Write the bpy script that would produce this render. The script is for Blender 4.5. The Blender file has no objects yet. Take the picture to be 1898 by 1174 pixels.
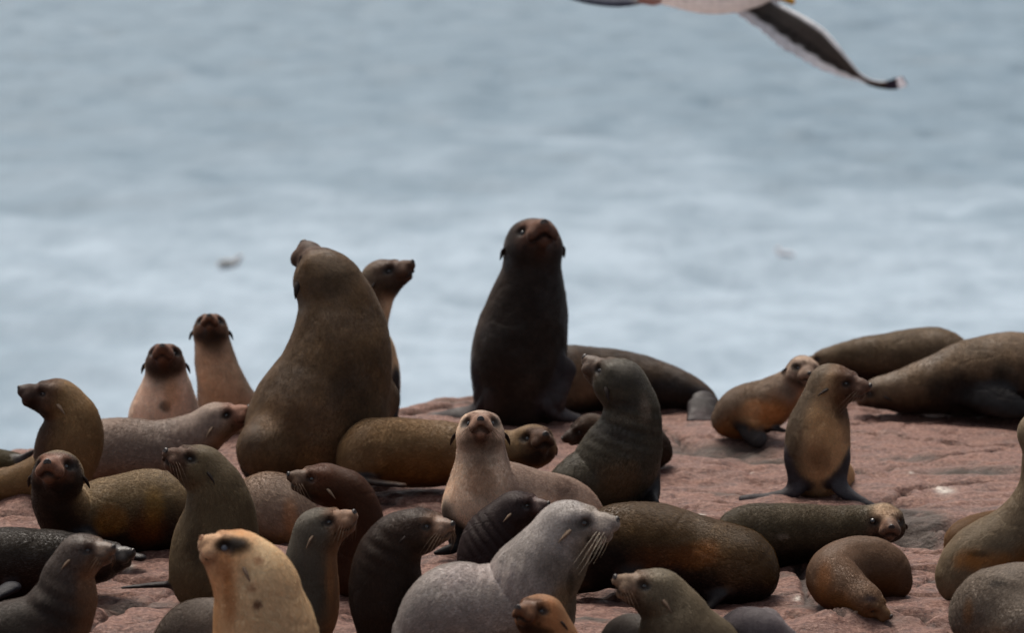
import bpy, math, random
import numpy as np
from mathutils import Vector
random.seed(7)
SC = bpy.context.scene
COL = SC.collection
R = math.radians
# ------------------------------------------------------------------ camera, sky, sun, exposure
H = 3.0; TH = R(9.0); LENS = 120.0; FPX = LENS/36*1898
cam_d = bpy.data.cameras.new('camera'); cam_d.lens = LENS; cam_d.sensor_width = 36
cam_d.clip_start = .2; cam_d.clip_end = 20000
cam_d.dof.use_dof = True; cam_d.dof.focus_distance = 12.7; cam_d.dof.aperture_fstop = 2.5
cam = bpy.data.objects.new('camera', cam_d); COL.objects.link(cam)
cam.location = (0, 0, H); cam.rotation_euler = (R(90)-TH, 0, 0)
SC.camera = cam
SUN_EL, SUN_AZ = 62, -20          # azimuth: degrees clockwise from +Y (away from camera)
w = bpy.data.worlds.new('World'); SC.world = w; w.use_nodes = True
nt = w.node_tree; nt.nodes.clear()
sky = nt.nodes.new('ShaderNodeTexSky'); sky.sky_type = 'NISHITA'; sky.sun_disc = False
sky.sun_elevation = R(SUN_EL); sky.sun_rotation = R(SUN_AZ); sky.air_density = 1.0; sky.dust_density = 6; sky.ozone_density = 1
hs = nt.nodes.new('ShaderNodeHueSaturation'); hs.inputs['Saturation'].default_value = .42
bg = nt.nodes.new('ShaderNodeBackground'); bg.inputs['Strength'].default_value = .105
wo = nt.nodes.new('ShaderNodeOutputWorld')
nt.links.new(sky.outputs[0], hs.inputs['Color']); nt.links.new(hs.outputs[0], bg.inputs[0]); nt.links.new(bg.outputs[0], wo.inputs[0])
sl = bpy.data.lights.new('sun', 'SUN'); sl.energy = 3.2; sl.angle = R(30); sl.color = (1, .91, .80)
so = bpy.data.objects.new('sun', sl); COL.objects.link(so)
sd = Vector((math.sin(R(SUN_AZ))*math.cos(R(SUN_EL)), math.cos(R(SUN_AZ))*math.cos(R(SUN_EL)), math.sin(R(SUN_EL))))
so.rotation_euler = sd.to_track_quat('Z', 'Y').to_euler()
SC.view_settings.view_transform = 'Standard'; SC.view_settings.look = 'None'
SC.view_settings.exposure = 0.20; SC.view_settings.gamma = 1; SC.view_settings.use_curve_mapping = False

# ------------------------------------------------------------------ small tools
def lin(c):
    c = np.asarray(c, float)/255
    return np.where(c <= .04045, c/12.92, ((c+.055)/1.055)**2.4)
CT, ST = math.cos(TH), math.sin(TH)
def ray(px, py):
    a = (px-949)/FPX; b = (587-py)/FPX
    return np.array([a, CT+b*ST, -ST+b*CT])
def at(px, py, Y):
    d = ray(px, py); return np.array([0, 0, H]) + d*(Y/d[1])
def scl(Y, p):      # metres per photo pixel at a point
    return (p[1]*CT - (p[2]-H)*ST)/FPX
def hash3(ix, iy, iz, s):
    n = (ix*374761393 + iy*668265263 + iz*2147483647 + s*1274126177) & 0xffffffff
    n = ((n ^ (n >> 13))*1274126177) & 0xffffffff
    n = n ^ (n >> 16)
    return (n & 0xffff)/65535.0
def vnoise(p, s=0):
    i = np.floor(p).astype(np.int64); f = p-i; f = f*f*(3-2*f); r = 0
    for dx in (0, 1):
        for dy in (0, 1):
            for dz in (0, 1):
                wgt = (f[:, 0] if dx else 1-f[:, 0])*(f[:, 1] if dy else 1-f[:, 1])*(f[:, 2] if dz else 1-f[:, 2])
                r = r + wgt*hash3(i[:, 0]+dx, i[:, 1]+dy, i[:, 2]+dz, s)
    return r*2-1
def fbm(p, o=4, s=0, g=.5):
    r = 0; a = 1; t = 0
    for k in range(o):
        r = r + a*vnoise(p*2**k, s+k*17); t += a; a *= g
    return r/t
def sstep(a, b, x):
    t = np.clip((x-a)/(b-a), 0, 1); return t*t*(3-2*t)
def nrm(v):
    v = np.asarray(v, float); return v/max(1e-9, np.linalg.norm(v))
def mesh_from(name, v, quads, smooth=True):
    me = bpy.data.meshes.new(name); n = len(quads)
    me.vertices.add(len(v)); me.vertices.foreach_set('co', np.asarray(v, np.float32).ravel())
    k = quads.shape[1]
    me.loops.add(n*k); me.loops.foreach_set('vertex_index', np.asarray(quads, np.int32).ravel())
    me.polygons.add(n); me.polygons.foreach_set('loop_start', np.arange(n, dtype=np.int32)*k)
    me.polygons.foreach_set('loop_total', np.full(n, k, np.int32))
    me.polygons.foreach_set('use_smooth', np.full(n, smooth)); me.update(calc_edges=True)
    return me
def link(name, me, mat=None, parent=None):
    o = bpy.data.objects.new(name, me); COL.objects.link(o)
    if mat: me.materials.append(mat)
    if parent: o.parent = parent
    return o
def setcol(me, name, c):
    at_ = me.color_attributes.new(name, 'FLOAT_COLOR', 'POINT')
    a = np.ones((len(me.vertices), 4), np.float32); a[:, :c.shape[1]] = c
    at_.data.foreach_set('color', a.ravel())

# ------------------------------------------------------------------ materials
def newmat(name):
    m = bpy.data.materials.new(name); m.use_nodes = True; t = m.node_tree
    b = t.nodes['Principled BSDF']; return m, t, b
def N(t, typ, **kw):
    n = t.nodes.new(typ)
    for k, v in kw.items():
        if k in n.inputs: n.inputs[k].default_value = v
        else: setattr(n, k, v)
    return n
def mix(t, fac, a, b, mode='MIX'):
    m = t.nodes.new('ShaderNodeMix'); m.data_type = 'RGBA'; m.blend_type = mode
    for s, v in ((m.inputs[0], fac), (m.inputs[6], a), (m.inputs[7], b)):
        if hasattr(v, 'links') or hasattr(v, 'is_output'): t.links.new(v, s)
        else: s.default_value = v if not isinstance(v, tuple) else (*v, 1) if len(v) == 3 else v
    return m.outputs[2]
def mapr(t, v, a, b, c, d):
    m = N(t, 'ShaderNodeMapRange'); t.links.new(v, m.inputs[0])
    for i, x in enumerate((a, b, c, d)): m.inputs[i+1].default_value = x
    return m.outputs[0]
def mathn(t, op, a, b):
    m = N(t, 'ShaderNodeMath', operation=op)
    for i, v in enumerate((a, b)):
        if hasattr(v, 'is_output'): t.links.new(v, m.inputs[i])
        else: m.inputs[i].default_value = v
    return m.outputs[0]

def fur_material():
    m, t, b = newmat('seal_fur'); L = t.links.new
    coat = N(t, 'ShaderNodeAttribute', attribute_name='coat')
    prop = N(t, 'ShaderNodeAttribute', attribute_name='prop')     # r = skin, g = wet, b = grizzle
    sep = N(t, 'ShaderNodeSeparateColor'); L(prop.outputs['Color'], sep.inputs[0])
    skin, wet, griz = sep.outputs[0], sep.outputs[1], sep.outputs[2]
    tc = N(t, 'ShaderNodeTexCoord')
    n1 = N(t, 'ShaderNodeTexNoise', Scale=7.0, Detail=5.0, Roughness=.6); L(tc.outputs['Object'], n1.inputs['Vector'])
    n2 = N(t, 'ShaderNodeTexNoise', Scale=150.0, Detail=4.0, Roughness=.75); L(tc.outputs['Object'], n2.inputs['Vector'])
    n3 = N(t, 'ShaderNodeTexNoise', Scale=32.0, Detail=3.0, Roughness=.6); L(tc.outputs['Object'], n3.inputs['Vector'])
    c = mix(t, 1.0, coat.outputs['Color'], mapr(t, n1.outputs[0], .3, .7, .62, 1.38), 'MULTIPLY')
    c = mix(t, 1.0, c, mapr(t, n3.outputs[0], .3, .7, .84, 1.16), 'MULTIPLY')
    c = mix(t, 1.0, c, mapr(t, n2.outputs[0], .3, .7, .72, 1.28), 'MULTIPLY')
    # grizzle: dark guard hairs showing through a pale coat
    g = mapr(t, n2.outputs[0], .52, .40, 0, 1); g = mathn(t, 'MULTIPLY', g, griz)
    c = mix(t, g, c, (.03, .024, .02), 'MIX')
    L(c, b.inputs['Base Color'])
    n4 = N(t, 'ShaderNodeTexNoise', Scale=4.5, Detail=4.0, Roughness=.6); L(tc.outputs['Object'], n4.inputs['Vector'])
    damp = mapr(t, n4.outputs[0], .46, .62, 0, 1)
    r0 = mapr(t, skin, 0, 1, .64, .55); r1 = mathn(t, 'SUBTRACT', r0, mathn(t, 'MULTIPLY', wet, .28)); r1 = mathn(t, 'SUBTRACT', r1, mathn(t, 'MULTIPLY', damp, .13))
    L(r1, b.inputs['Roughness'])
    L(mathn(t, 'ADD', mapr(t, wet, 0, 1, .13, .42), mathn(t, 'MULTIPLY', damp, .16)), b.inputs['Specular IOR Level'])
    lu = N(t, 'ShaderNodeRGBToBW'); L(coat.outputs['Color'], lu.inputs[0])
    sh = mathn(t, 'MULTIPLY', mapr(t, skin, 0, 1, 1, 0.0), mapr(t, lu.outputs[0], .02, .22, .30, .9)); L(sh, b.inputs['Sheen Weight'])
    b.inputs['Sheen Roughness'].default_value = .22
    L(mix(t, .42, mix(t, .5, c, coat.outputs['Color']), (1, .86, .72)), b.inputs['Sheen Tint'])
    bp = N(t, 'ShaderNodeBump', Strength=.45, Distance=.004); L(n2.outputs[0], bp.inputs['Height'])
    bp2 = N(t, 'ShaderNodeBump', Strength=.28, Distance=.008); L(n3.outputs[0], bp2.inputs['Height']); L(bp.outputs[0], bp2.inputs['Normal'])
    L(bp2.outputs[0], b.inputs['Normal'])
    return m
FUR = fur_material()
def hair_material():
    m, t, b = newmat('guard_hair'); L = t.links.new
    at_ = N(t, 'ShaderNodeAttribute', attribute_name='coat'); L(at_.outputs['Color'], b.inputs['Base Color'])
    b.inputs['Roughness'].default_value = .55; b.inputs['Specular IOR Level'].default_value = .2
    tr = N(t, 'ShaderNodeBsdfTranslucent'); L(at_.outputs['Color'], tr.inputs[0])
    mx = N(t, 'ShaderNodeMixShader'); mx.inputs[0].default_value = .4
    L(b.outputs[0], mx.inputs[1]); L(tr.outputs[0], mx.inputs[2]); L(mx.outputs[0], t.nodes['Material Output'].inputs[0])
    return m
HAIR = hair_material(); FURN = 46000
def plain(name, col, rough=.5, spec=.5, coat=0, bump=0, bscale=80):
    m, t, b = newmat(name)
    b.inputs['Roughness'].default_value = rough; b.inputs['Specular IOR Level'].default_value = spec
    b.inputs['Coat Weight'].default_value = coat
    tc = N(t, 'ShaderNodeTexCoord'); n = N(t, 'ShaderNodeTexNoise', Scale=bscale, Detail=3.0); t.links.new(tc.outputs['Object'], n.inputs['Vector'])
    c = mix(t, 1.0, tuple(float(x) for x in lin(col)), mapr(t, n.outputs[0], .3, .7, .8, 1.2), 'MULTIPLY'); t.links.new(c, b.inputs['Base Color'])
    if bump:
        bp = N(t, 'ShaderNodeBump', Strength=bump, Distance=.003); t.links.new(n.outputs[0], bp.inputs['Height']); t.links.new(bp.outputs[0], b.inputs['Normal'])
    return m
EYE = plain('wet_eye', (22, 17, 15), .08, .6, .6)
EYEBLIND = plain('clouded_eye', (60, 62, 72), .12, .6, .6)
LID = plain('eyelid', (40, 30, 25), .6, .3)
NOSE = plain('nose_leather', (38, 30, 28), .42, .45, 0, .6)
NOSE_T = plain('tan_nose_leather', (140, 100, 72), .6, .3, 0, .6)
EAR_P = plain('pale_ear', (112, 94, 78), .7, .2, 0, .3)
EAR_D = plain('dark_ear', (42, 33, 29), .7, .2, 0, .3)
WH_P = plain('pale_whisker', (225, 210, 185), .45, .4)
WH_D = plain('dull_whisker', (120, 98, 78), .45, .4)

# ------------------------------------------------------------------ rock
def ground_Y(py): return H/math.tan(TH+math.atan((py-587)/FPX))
_cp = [(-60, 838), (60, 834), (180, 815), (280, 800), (400, 780), (560, 768), (700, 768), (745, 767), (800, 756), (885, 739), (1050, 737), (1200, 742), (1335, 748), (1450, 740), (1560, 724), (1700, 722), (1960, 722)]
_cy = [ground_Y(p[1]) for p in _cp]; _cx = [at(p[0], p[1], y)[0] for p, y in zip(_cp, _cy)]
def fpos(px, py):
    Y = ground_Y(py); p = at(px, py, Y); return p[0], p[1]
FEAT = []   # (x, y, rx, ry, angle, height)
def feat(px, py, rxp, ry, ang, h):
    x, y = fpos(px, py); FEAT.append((x, y, rxp*.0022, ry, R(ang), h))
feat(1700, 985, 60, .18, 10, -.16); feat(1655, 935, 45, .10, -50, -.07); feat(1722, 1000, 30, .10, 0, -.06)
feat(1330, 838, 90, .13, 3, -.08); feat(1250, 830, 50, .12, -10, -.07); feat(1420, 852, 60, .10, 8, -.04)
feat(1300, 880, 90, .16, 0, .05); feat(1240, 862, 35, .12, 0, .035); feat(1480, 800, 80, .2, 0, .02)
feat(850, 752, 120, .18, 12, .03); feat(40, 945, 70, .16, 0, .08); feat(1560, 1165, 120, .10, 25, .06)
feat(1780, 850, 120, .14, 5, .03); feat(1800, 880, 110, .06, -4, -.03)
CRACK = [((205, 1140), (330, 1092), .022, .035), ((160, 1168), (215, 1138), .022, .03), ((210, 1112), (300, 1096), .016, .022), ((1210, 905), (1420, 915), .014, .02), ((1560, 870), (1640, 885), .012, .02),
         ((1230, 800), (1290, 835), .013, .02), ((1650, 870), (1850, 842), .016, .02), ((1480, 1050), (1500, 1130), .012, .015), ((760, 772), (880, 756), .012, .02),
         ((700, 930), (820, 950), .010, .012), ((1420, 1070), (1500, 1050), .012, .015), ((1690, 1100), (1740, 1075), .012, .015), ((1080, 1110), (1150, 1130), .010, .012), ((1470, 1150), (1560, 1170), .012, .02)]
CR = [(*fpos(*a), *fpos(*b), w_, d_) for a, b, w_, d_ in CRACK]
def rock_h(x, y):
    x = np.asarray(x, float); y = np.asarray(y, float)
    p = np.stack([x, y, x*0], -1).reshape(-1, 3)
    z = .030*fbm(p*np.array([.8, 1.1, 1])+5, 3, 3)
    led = fbm(p*np.array([1.3, 4.0, 1])+np.array([0, 0, 3]), 4, 9)
    z = z+.020*led+.016*(1-np.abs(fbm(p*np.array([2.2, 5.5, 1]), 4, 31))*2.2)
    z = z+.014*fbm(p*np.array([8, 14, 1]), 4, 41, .6)+.010*np.minimum(0, fbm(p*np.array([5, 9, 1])+8, 3, 51)+.12)*3
    ck = 1-np.abs(fbm(p*np.array([.9, 2.4, 1])+np.array([3, 7, 0]), 4, 63))
    z = z-.045*sstep(.94, 1, ck)-.012*sstep(.90, 1, 1-np.abs(fbm(p*np.array([2.6, 5, 1])+11, 3, 71)))
    z = z.reshape(x.shape)
    for fx, fy, rx, ry, a, h in FEAT:
        dx, dy = x-fx, y-fy; u = (dx*math.cos(a)+dy*math.sin(a))/rx; v = (-dx*math.sin(a)+dy*math.cos(a))/ry
        z = z+h*np.exp(-(u*u+v*v)*1.2)
    wob = fbm(p*6, 2, 77).reshape(x.shape)*.03
    for x0, y0, x1, y1, w_, d_ in CR:
        L2 = (x1-x0)**2+(y1-y0)**2; t = np.clip(((x-x0)*(x1-x0)+(y-y0)*(y1-y0))/L2, 0, 1)
        d = np.hypot(x-x0-t*(x1-x0), (y-y0-t*(y1-y0)))+wob
        z = z-1.7*d_*np.exp(-(d/w_)**2)
    yc = np.interp(x, _cx, _cy)+.05*np.sin(x*7)+.03*np.sin(x*17+1)
    over = np.maximum(0, y-yc); z = z-.30*over-.55*over**2
    side = np.maximum(0, np.abs(x)-4.5); z = z-.12*side**2
    near = np.maximum(0, 8.5-y); z = z-.02*near**2
    return np.maximum(z, -7.5)
def gh(x, y): return float(rock_h(np.array([x]), np.array([y]))[0])
def spaced(pieces):
    out = []
    for a, b, s in pieces: out.append(np.arange(a, b, s))
    return np.concatenate(out)
xs = spaced([(-14, -4, .5), (-4, -2.9, .08), (-2.9, 2.9, .014), (2.9, 4, .08), (4, 14.1, .5)])
ys = spaced([(-3, 9, .4), (9, 10.8, .08), (10.8, 17.2, .018), (17.2, 18, .08), (18, 26.1, .4)])
X, Y = np.meshgrid(xs, ys)
Z = rock_h(X, Y); nx, ny = len(xs), len(ys)
idx = np.arange(nx*ny).reshape(ny, nx)
q = np.stack([idx[:-1, :-1], idx[:-1, 1:], idx[1:, 1:], idx[1:, :-1]], -1).reshape(-1, 4)
rm = mesh_from('rock_ground', np.stack([X, Y, Z], -1).reshape(-1, 3), q)
# stain mask: darker stains, plus shade painted into the hollow at right
stain_shade = np.zeros_like(X)
for px, py, rx, ry, a in [(1330, 835, 110, .12, .9), (1250, 828, 50, .10, .7), (1420, 850, 70, .08, .7), (1690, 965, 60, .2, 1), (1730, 1000, 30, .12, .8), (1790, 880, 90, .08, .8), (1700, 855, 60, .05, .4),
                          (1500, 1135, 40, .05, .5), (1090, 1165, 35, .04, .9), (250, 1120, 90, .08, .5), (860, 756, 120, .02, .5), (1600, 1165, 90, .06, .4), (1370, 915, 80, .05, .4), (1600, 1075, 40, .05, .3), (1475, 1075, 40, .04, .5)]:
    fx, fy = fpos(px, py); stain_shade = np.maximum(stain_shade, a*np.exp(-(((X-fx)/(rx*.0022))**2+((Y-fy)/ry)**2)))
pp = np.stack([X, Y, X*0], -1).reshape(-1, 3)
crk = sstep(.965, 1, 1-np.abs(fbm(pp*np.array([.9, 2.4, 1])+np.array([3, 7, 0]), 4, 63))).reshape(X.shape)
wob = fbm(pp*6, 2, 77).reshape(X.shape)*.03
for x0, y0, x1, y1, w_, d_ in CR:
    L2 = (x1-x0)**2+(y1-y0)**2; t = np.clip(((X-x0)*(x1-x0)+(Y-y0)*(y1-y0))/L2, 0, 1)
    crk = np.maximum(crk, np.exp(-((np.hypot(X-x0-t*(x1-x0), Y-y0-t*(y1-y0))+wob)/w_)**2))
guano = np.zeros_like(X)
for px, py, rp in [(1752, 909, 15), (1742, 905, 8), (1120, 1108, 7), (1600, 1010, 5), (1478, 1120, 5), (860, 1040, 4), (1300, 965, 5), (740, 930, 5), (240, 1060, 6), (1860, 985, 5), (1560, 1150, 6), (1690, 880, 4), (1390, 870, 5)]:
    fx, fy = fpos(px, py); guano = np.maximum(guano, np.exp(-(((X-fx)/(rp*.0023))**2+((Y-fy)/(rp*.005))**2)))
setcol(rm, 'stain_shade', np.stack([stain_shade.ravel(), np.clip(crk, 0, 1).ravel(), guano.ravel()], -1))
def rock_material():
    m, t, b = newmat('pink_rock'); L = t.links.new
    tc = N(t, 'ShaderNodeTexCoord')
    mp = N(t, 'ShaderNodeMapping'); mp.inputs['Scale'].default_value = (1, 2.2, 1.5); L(tc.outputs['Object'], mp.inputs[0])
    def noise(s, d, r, v=mp.outputs[0]):
        n = N(t, 'ShaderNodeTexNoise', Scale=s, Detail=d, Roughness=r); L(v, n.inputs['Vector']); return n.outputs[0]
    a = noise(1.6, 6, .62); bb = noise(8, 6, .65); c = noise(60, 5, .75, tc.outputs['Object']); d = noise(3.3, 4, .7)
    base = mix(t, mapr(t, a, .35, .65, 0, 1), (.132, .052, .034), (.150, .068, .052))
    base = mix(t, mapr(t, bb, .38, .66, 0, .8), base, (.24, .128, .098))
    base = mix(t, mapr(t, d, .52, .66, 0, .75), base, (.085, .05, .043))
    base = mix(t, mapr(t, c, .50, .66, 0, .7), base, (.33, .21, .165))
    base = mix(t, mapr(t, c, .48, .36, 0, .85), base, (.06, .03, .027))
    st = N(t, 'ShaderNodeAttribute', attribute_name='stain_shade')
    ss = N(t, 'ShaderNodeSeparateColor'); L(st.outputs['Color'], ss.inputs[0])
    sf = mathn(t, 'MULTIPLY', mapr(t, ss.outputs[0], .05, .5, 0, .93), mapr(t, bb, .35, .5, .55, 1))
    base = mix(t, sf, base, (.055, .042, .034))
    base = mix(t, mapr(t, ss.outputs[1], .1, .8, 0, .85), base, (.035, .024, .02))
    base = mix(t, mathn(t, 'MULTIPLY', ss.outputs[2], mapr(t, c, .35, .55, .3, 1)), base, (.62, .58, .52))
    L(base, b.inputs['Base Color'])
    L(mapr(t, bb, .3, .7, .42, .85), b.inputs['Roughness']); b.inputs['Specular IOR Level'].default_value = .35
    vo = N(t, 'ShaderNodeTexVoronoi', feature='DISTANCE_TO_EDGE', Scale=7.0); L(mp.outputs[0], vo.inputs['Vector'])
    b1 = N(t, 'ShaderNodeBump', Strength=.9, Distance=.03); L(bb, b1.inputs['Height'])
    b2 = N(t, 'ShaderNodeBump', Strength=.9, Distance=.010); L(c, b2.inputs['Height']); L(b1.outputs[0], b2.inputs['Normal'])
    L(b2.outputs[0], b.inputs['Normal'])
    return m
rock = link('rock_ground', rm, rock_material()); rock['kind'] = 'structure'
rock['label'] = 'pinkish brown weathered rock shelf where the seals lie'

# ------------------------------------------------------------------ sea
SEA = -6.0
xs2 = np.concatenate([np.linspace(-2500, -70, 24), np.arange(-60, 60, .34), np.linspace(70, 2500, 24)])
ys2 = np.concatenate([np.linspace(-300, 12, 20), np.arange(14, 175, .34), np.geomspace(180, 9000, 60)])
X2, Y2 = np.meshgrid(xs2, ys2)
P2 = np.stack([X2, Y2, X2*0], -1).reshape(-1, 3)
amp = (np.exp(-((np.abs(P2[:, 0])/90)**4))*(P2[:, 1] < 260))
Z2 = amp*(.30*fbm(P2*np.array([.10, .12, 1]), 3, 5)+.22*(1-2*np.abs(fbm(P2*np.array([.35, .30, 1]), 3, 8)))+.10*fbm(P2*np.array([1.0, 1.0, 1]), 2, 12))
n1, n2 = len(xs2), len(ys2); idx = np.arange(n1*n2).reshape(n2, n1)
q = np.stack([idx[:-1, :-1], idx[:-1, 1:], idx[1:, 1:], idx[1:, :-1]], -1).reshape(-1, 4)
v = P2.copy(); v[:, 2] = SEA+Z2
sm = mesh_from('sea_water', v, q)
foam = fbm(P2*np.array([.05, .05, 1])+9, 3, 21)*.45+fbm(P2*np.array([.5, .42, 1])+4, 3, 33)*.45
foam = foam+1.15*np.exp(-((P2[:, 1]-48)/27)**2)-.56+.25*fbm(P2*np.array([.9, .5, 1]), 3, 60)
foam = foam-.8*sstep(-4, -9, P2[:, 0])*sstep(66, 46, P2[:, 1])
foam = sstep(-.55, .95, foam)*(P2[:, 1] < 400)
setcol(sm, 'foam', np.repeat(foam.reshape(-1, 1), 3, 1))
def sea_material():
    m, t, b = newmat('sea_water'); L = t.links.new
    tc = N(t, 'ShaderNodeTexCoord')
    mp = N(t, 'ShaderNodeMapping'); mp.inputs['Scale'].default_value = (1, .55, 1); L(tc.outputs['Object'], mp.inputs[0])
    fo = N(t, 'ShaderNodeAttribute', attribute_name='foam')
    n = N(t, 'ShaderNodeTexNoise', Scale=1.3, Detail=5.0, Roughness=.65); L(mp.outputs[0], n.inputs['Vector'])
    n2_ = N(t, 'ShaderNodeTexNoise', Scale=.5, Detail=4.0, Roughness=.65); L(mp.outputs[0], n2_.inputs['Vector'])
    w_ = mix(t, mapr(t, n2_.outputs[0], .35, .65, 0, 1), (.086, .142, .192), (.12, .183, .24))
    f = mathn(t, 'MULTIPLY', fo.outputs['Fac'], mapr(t, n.outputs[0], .30, .62, .55, 1.15))
    c = mix(t, f, w_, (.285, .355, .425))
    L(c, b.inputs['Base Color'])
    L(mapr(t, f, 0, 1, .6, .85), b.inputs['Roughness']); b.inputs['IOR'].default_value = 1.333
    bp = N(t, 'ShaderNodeBump', Strength=.6, Distance=.18); L(n.outputs[0], bp.inputs['Height']); L(bp.outputs[0], b.inputs['Normal'])
    return m
sea = link('sea_water', sm, sea_material()); sea['kind'] = 'structure'
sea['label'] = 'pale grey blue sea with soft white foam behind the rock'

# ------------------------------------------------------------------ implicit surfaces
def smin(a, b, k):
    h = np.clip(.5+.5*(b-a)/k, 0, 1); return b*(1-h)+a*h-k*h*(1-h)
def catmull(nodes, sub):
    P = np.array(nodes, float); n = len(P)
    if n < 3 or sub < 2: return P
    E = np.vstack([2*P[0]-P[1], P, 2*P[-1]-P[-2]]); out = []
    for i in range(1, n):
        p0, p1, p2, p3 = E[i-1], E[i], E[i+1], E[i+2]
        for s in range(sub):
            t = s/sub
            out.append(.5*((2*p1)+(-p0+p2)*t+(2*p0-5*p1+4*p2-p3)*t*t+(-p0+3*p1-3*p2+p3)*t**3))
    out.append(P[-1]); out = np.array(out); out[:, 3] = np.maximum(out[:, 3], .004)
    return out
class Chain:
    def __init__(s, nodes, sub=4, flat=None, thin=1.0, folds=None):
        s.n = catmull(nodes, sub); s.flat = None if flat is None else nrm(flat); s.thin = thin; s.folds = folds
    def ev(s, p, full=False):
        best = np.full(len(p), 1e9); bi = np.zeros(len(p)); n = s.n
        for i in range(len(n)-1):
            a, b = n[i, :3], n[i+1, :3]; ab = b-a; L2 = ab@ab+1e-12
            pa = p-a
            if s.flat is not None:
                fl = s.flat-ab*((s.flat@ab)/L2); fl = nrm(fl)
                pa = pa+np.outer(pa@fl, fl)*(s.thin-1)
            t = np.clip(pa@ab/L2, 0, 1)
            d = np.linalg.norm(pa-t[:, None]*ab, axis=1)-(n[i, 3]+t*(n[i+1, 3]-n[i, 3]))
            m = d < best; best = np.where(m, d, best)
            if full: bi = np.where(m, i+t, bi)
        if s.flat is not None: best = best/s.thin**.75
        return (best, bi) if full else best
def surface(f, lo, hi, h, tag_=''):
    C = 4; hc = h*C
    nc = np.ceil((hi-lo)/hc).astype(int)+1
    ax = [lo[k]+np.arange(nc[k])*hc for k in range(3)]
    G = np.stack(np.meshgrid(*ax, indexing='ij'), -1).reshape(-1, 3)
    Dc = f(G).reshape(nc)
    a = np.abs(Dc); m = a[:-1, :-1, :-1]
    for dx in (0, 1):
        for dy in (0, 1):
            for dz in (0, 1):
                m = np.minimum(m, a[dx:nc[0]-1+dx, dy:nc[1]-1+dy, dz:nc[2]-1+dz])
    act = m < hc*1.15
    ca = np.argwhere(act)
    nf = (nc-1)*C+1
    mask = np.zeros(nf, bool)
    up = np.repeat(np.repeat(np.repeat(act, C, 0), C, 1), C, 2)
    for dx in (0, 1):
        for dy in (0, 1):
            for dz in (0, 1):
                mask[dx:nf[0]-1+dx, dy:nf[1]-1+dy, dz:nf[2]-1+dz] |= up
    ii = np.argwhere(mask); D = np.full(nf, 9.0, np.float32)
    D[ii[:, 0], ii[:, 1], ii[:, 2]] = f(lo+ii*h)
    S = D < 0
    sub = [slice(0, -1), slice(1, None)]
    cnt = np.zeros(up.shape, np.int8)
    for dx in (0, 1):
        for dy in (0, 1):
            for dz in (0, 1): cnt += S[sub[dx], sub[dy], sub[dz]]
    cells = np.argwhere((cnt > 0) & (cnt < 8) & up)
    vid = np.full(up.shape, -1, np.int32); vid[cells[:, 0], cells[:, 1], cells[:, 2]] = np.arange(len(cells))
    acc = np.zeros((len(cells), 3)); num = np.zeros(len(cells))
    co = [(x, y, z) for x in (0, 1) for y in (0, 1) for z in (0, 1)]
    dv = {c: D[cells[:, 0]+c[0], cells[:, 1]+c[1], cells[:, 2]+c[2]].astype(float) for c in co}
    for c in co:
        for k in range(3):
            if c[k] == 0:
                e = list(c); e[k] = 1; e = tuple(e); A, B = dv[c], dv[e]; mk = (A < 0) != (B < 0)
                t = np.where(mk, A/(A-B+1e-12), 0)
                pt = np.array(c, float)+np.outer(t, np.array(e)-np.array(c))
                acc += pt*mk[:, None]; num += mk
    V = lo+(cells+acc/np.maximum(num, 1)[:, None])*h
    quads = []
    for k in range(3):
        s0 = [slice(None)]*3; s1 = [slice(None)]*3; s0[k] = slice(0, -1); s1[k] = slice(1, None)
        ed = (S[tuple(s0)] != S[tuple(s1)]) & mask[tuple(s0)] & mask[tuple(s1)]
        e = np.argwhere(ed); u, v_ = [(1, 2), (2, 0), (0, 1)][k]
        e = e[(e[:, u] > 0) & (e[:, v_] > 0) & (e[:, u] < up.shape[u]) & (e[:, v_] < up.shape[v_])]
        def cid(du, dv_):
            c = e.copy(); c[:, u] -= du; c[:, v_] -= dv_; return vid[c[:, 0], c[:, 1], c[:, 2]]
        Q = np.stack([cid(1, 1), cid(0, 1), cid(0, 0), cid(1, 0)], -1)
        neg = ~S[e[:, 0], e[:, 1], e[:, 2]]
        Q[neg] = Q[neg][:, ::-1]; quads.append(Q[(Q >= 0).all(1)])
    quads = np.concatenate(quads)
    for _ in range(2):
        g, d = grad(f, V, h*.5); V = V-g*(d/np.maximum(.3, (g*g).sum(1)))[:, None].clip(-h, h)
    return V, quads
def grad(f, V, e):
    d = f(V); g = np.stack([f(V+np.eye(3)[k]*e)-d for k in range(3)], -1)/e
    return g, d
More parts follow.
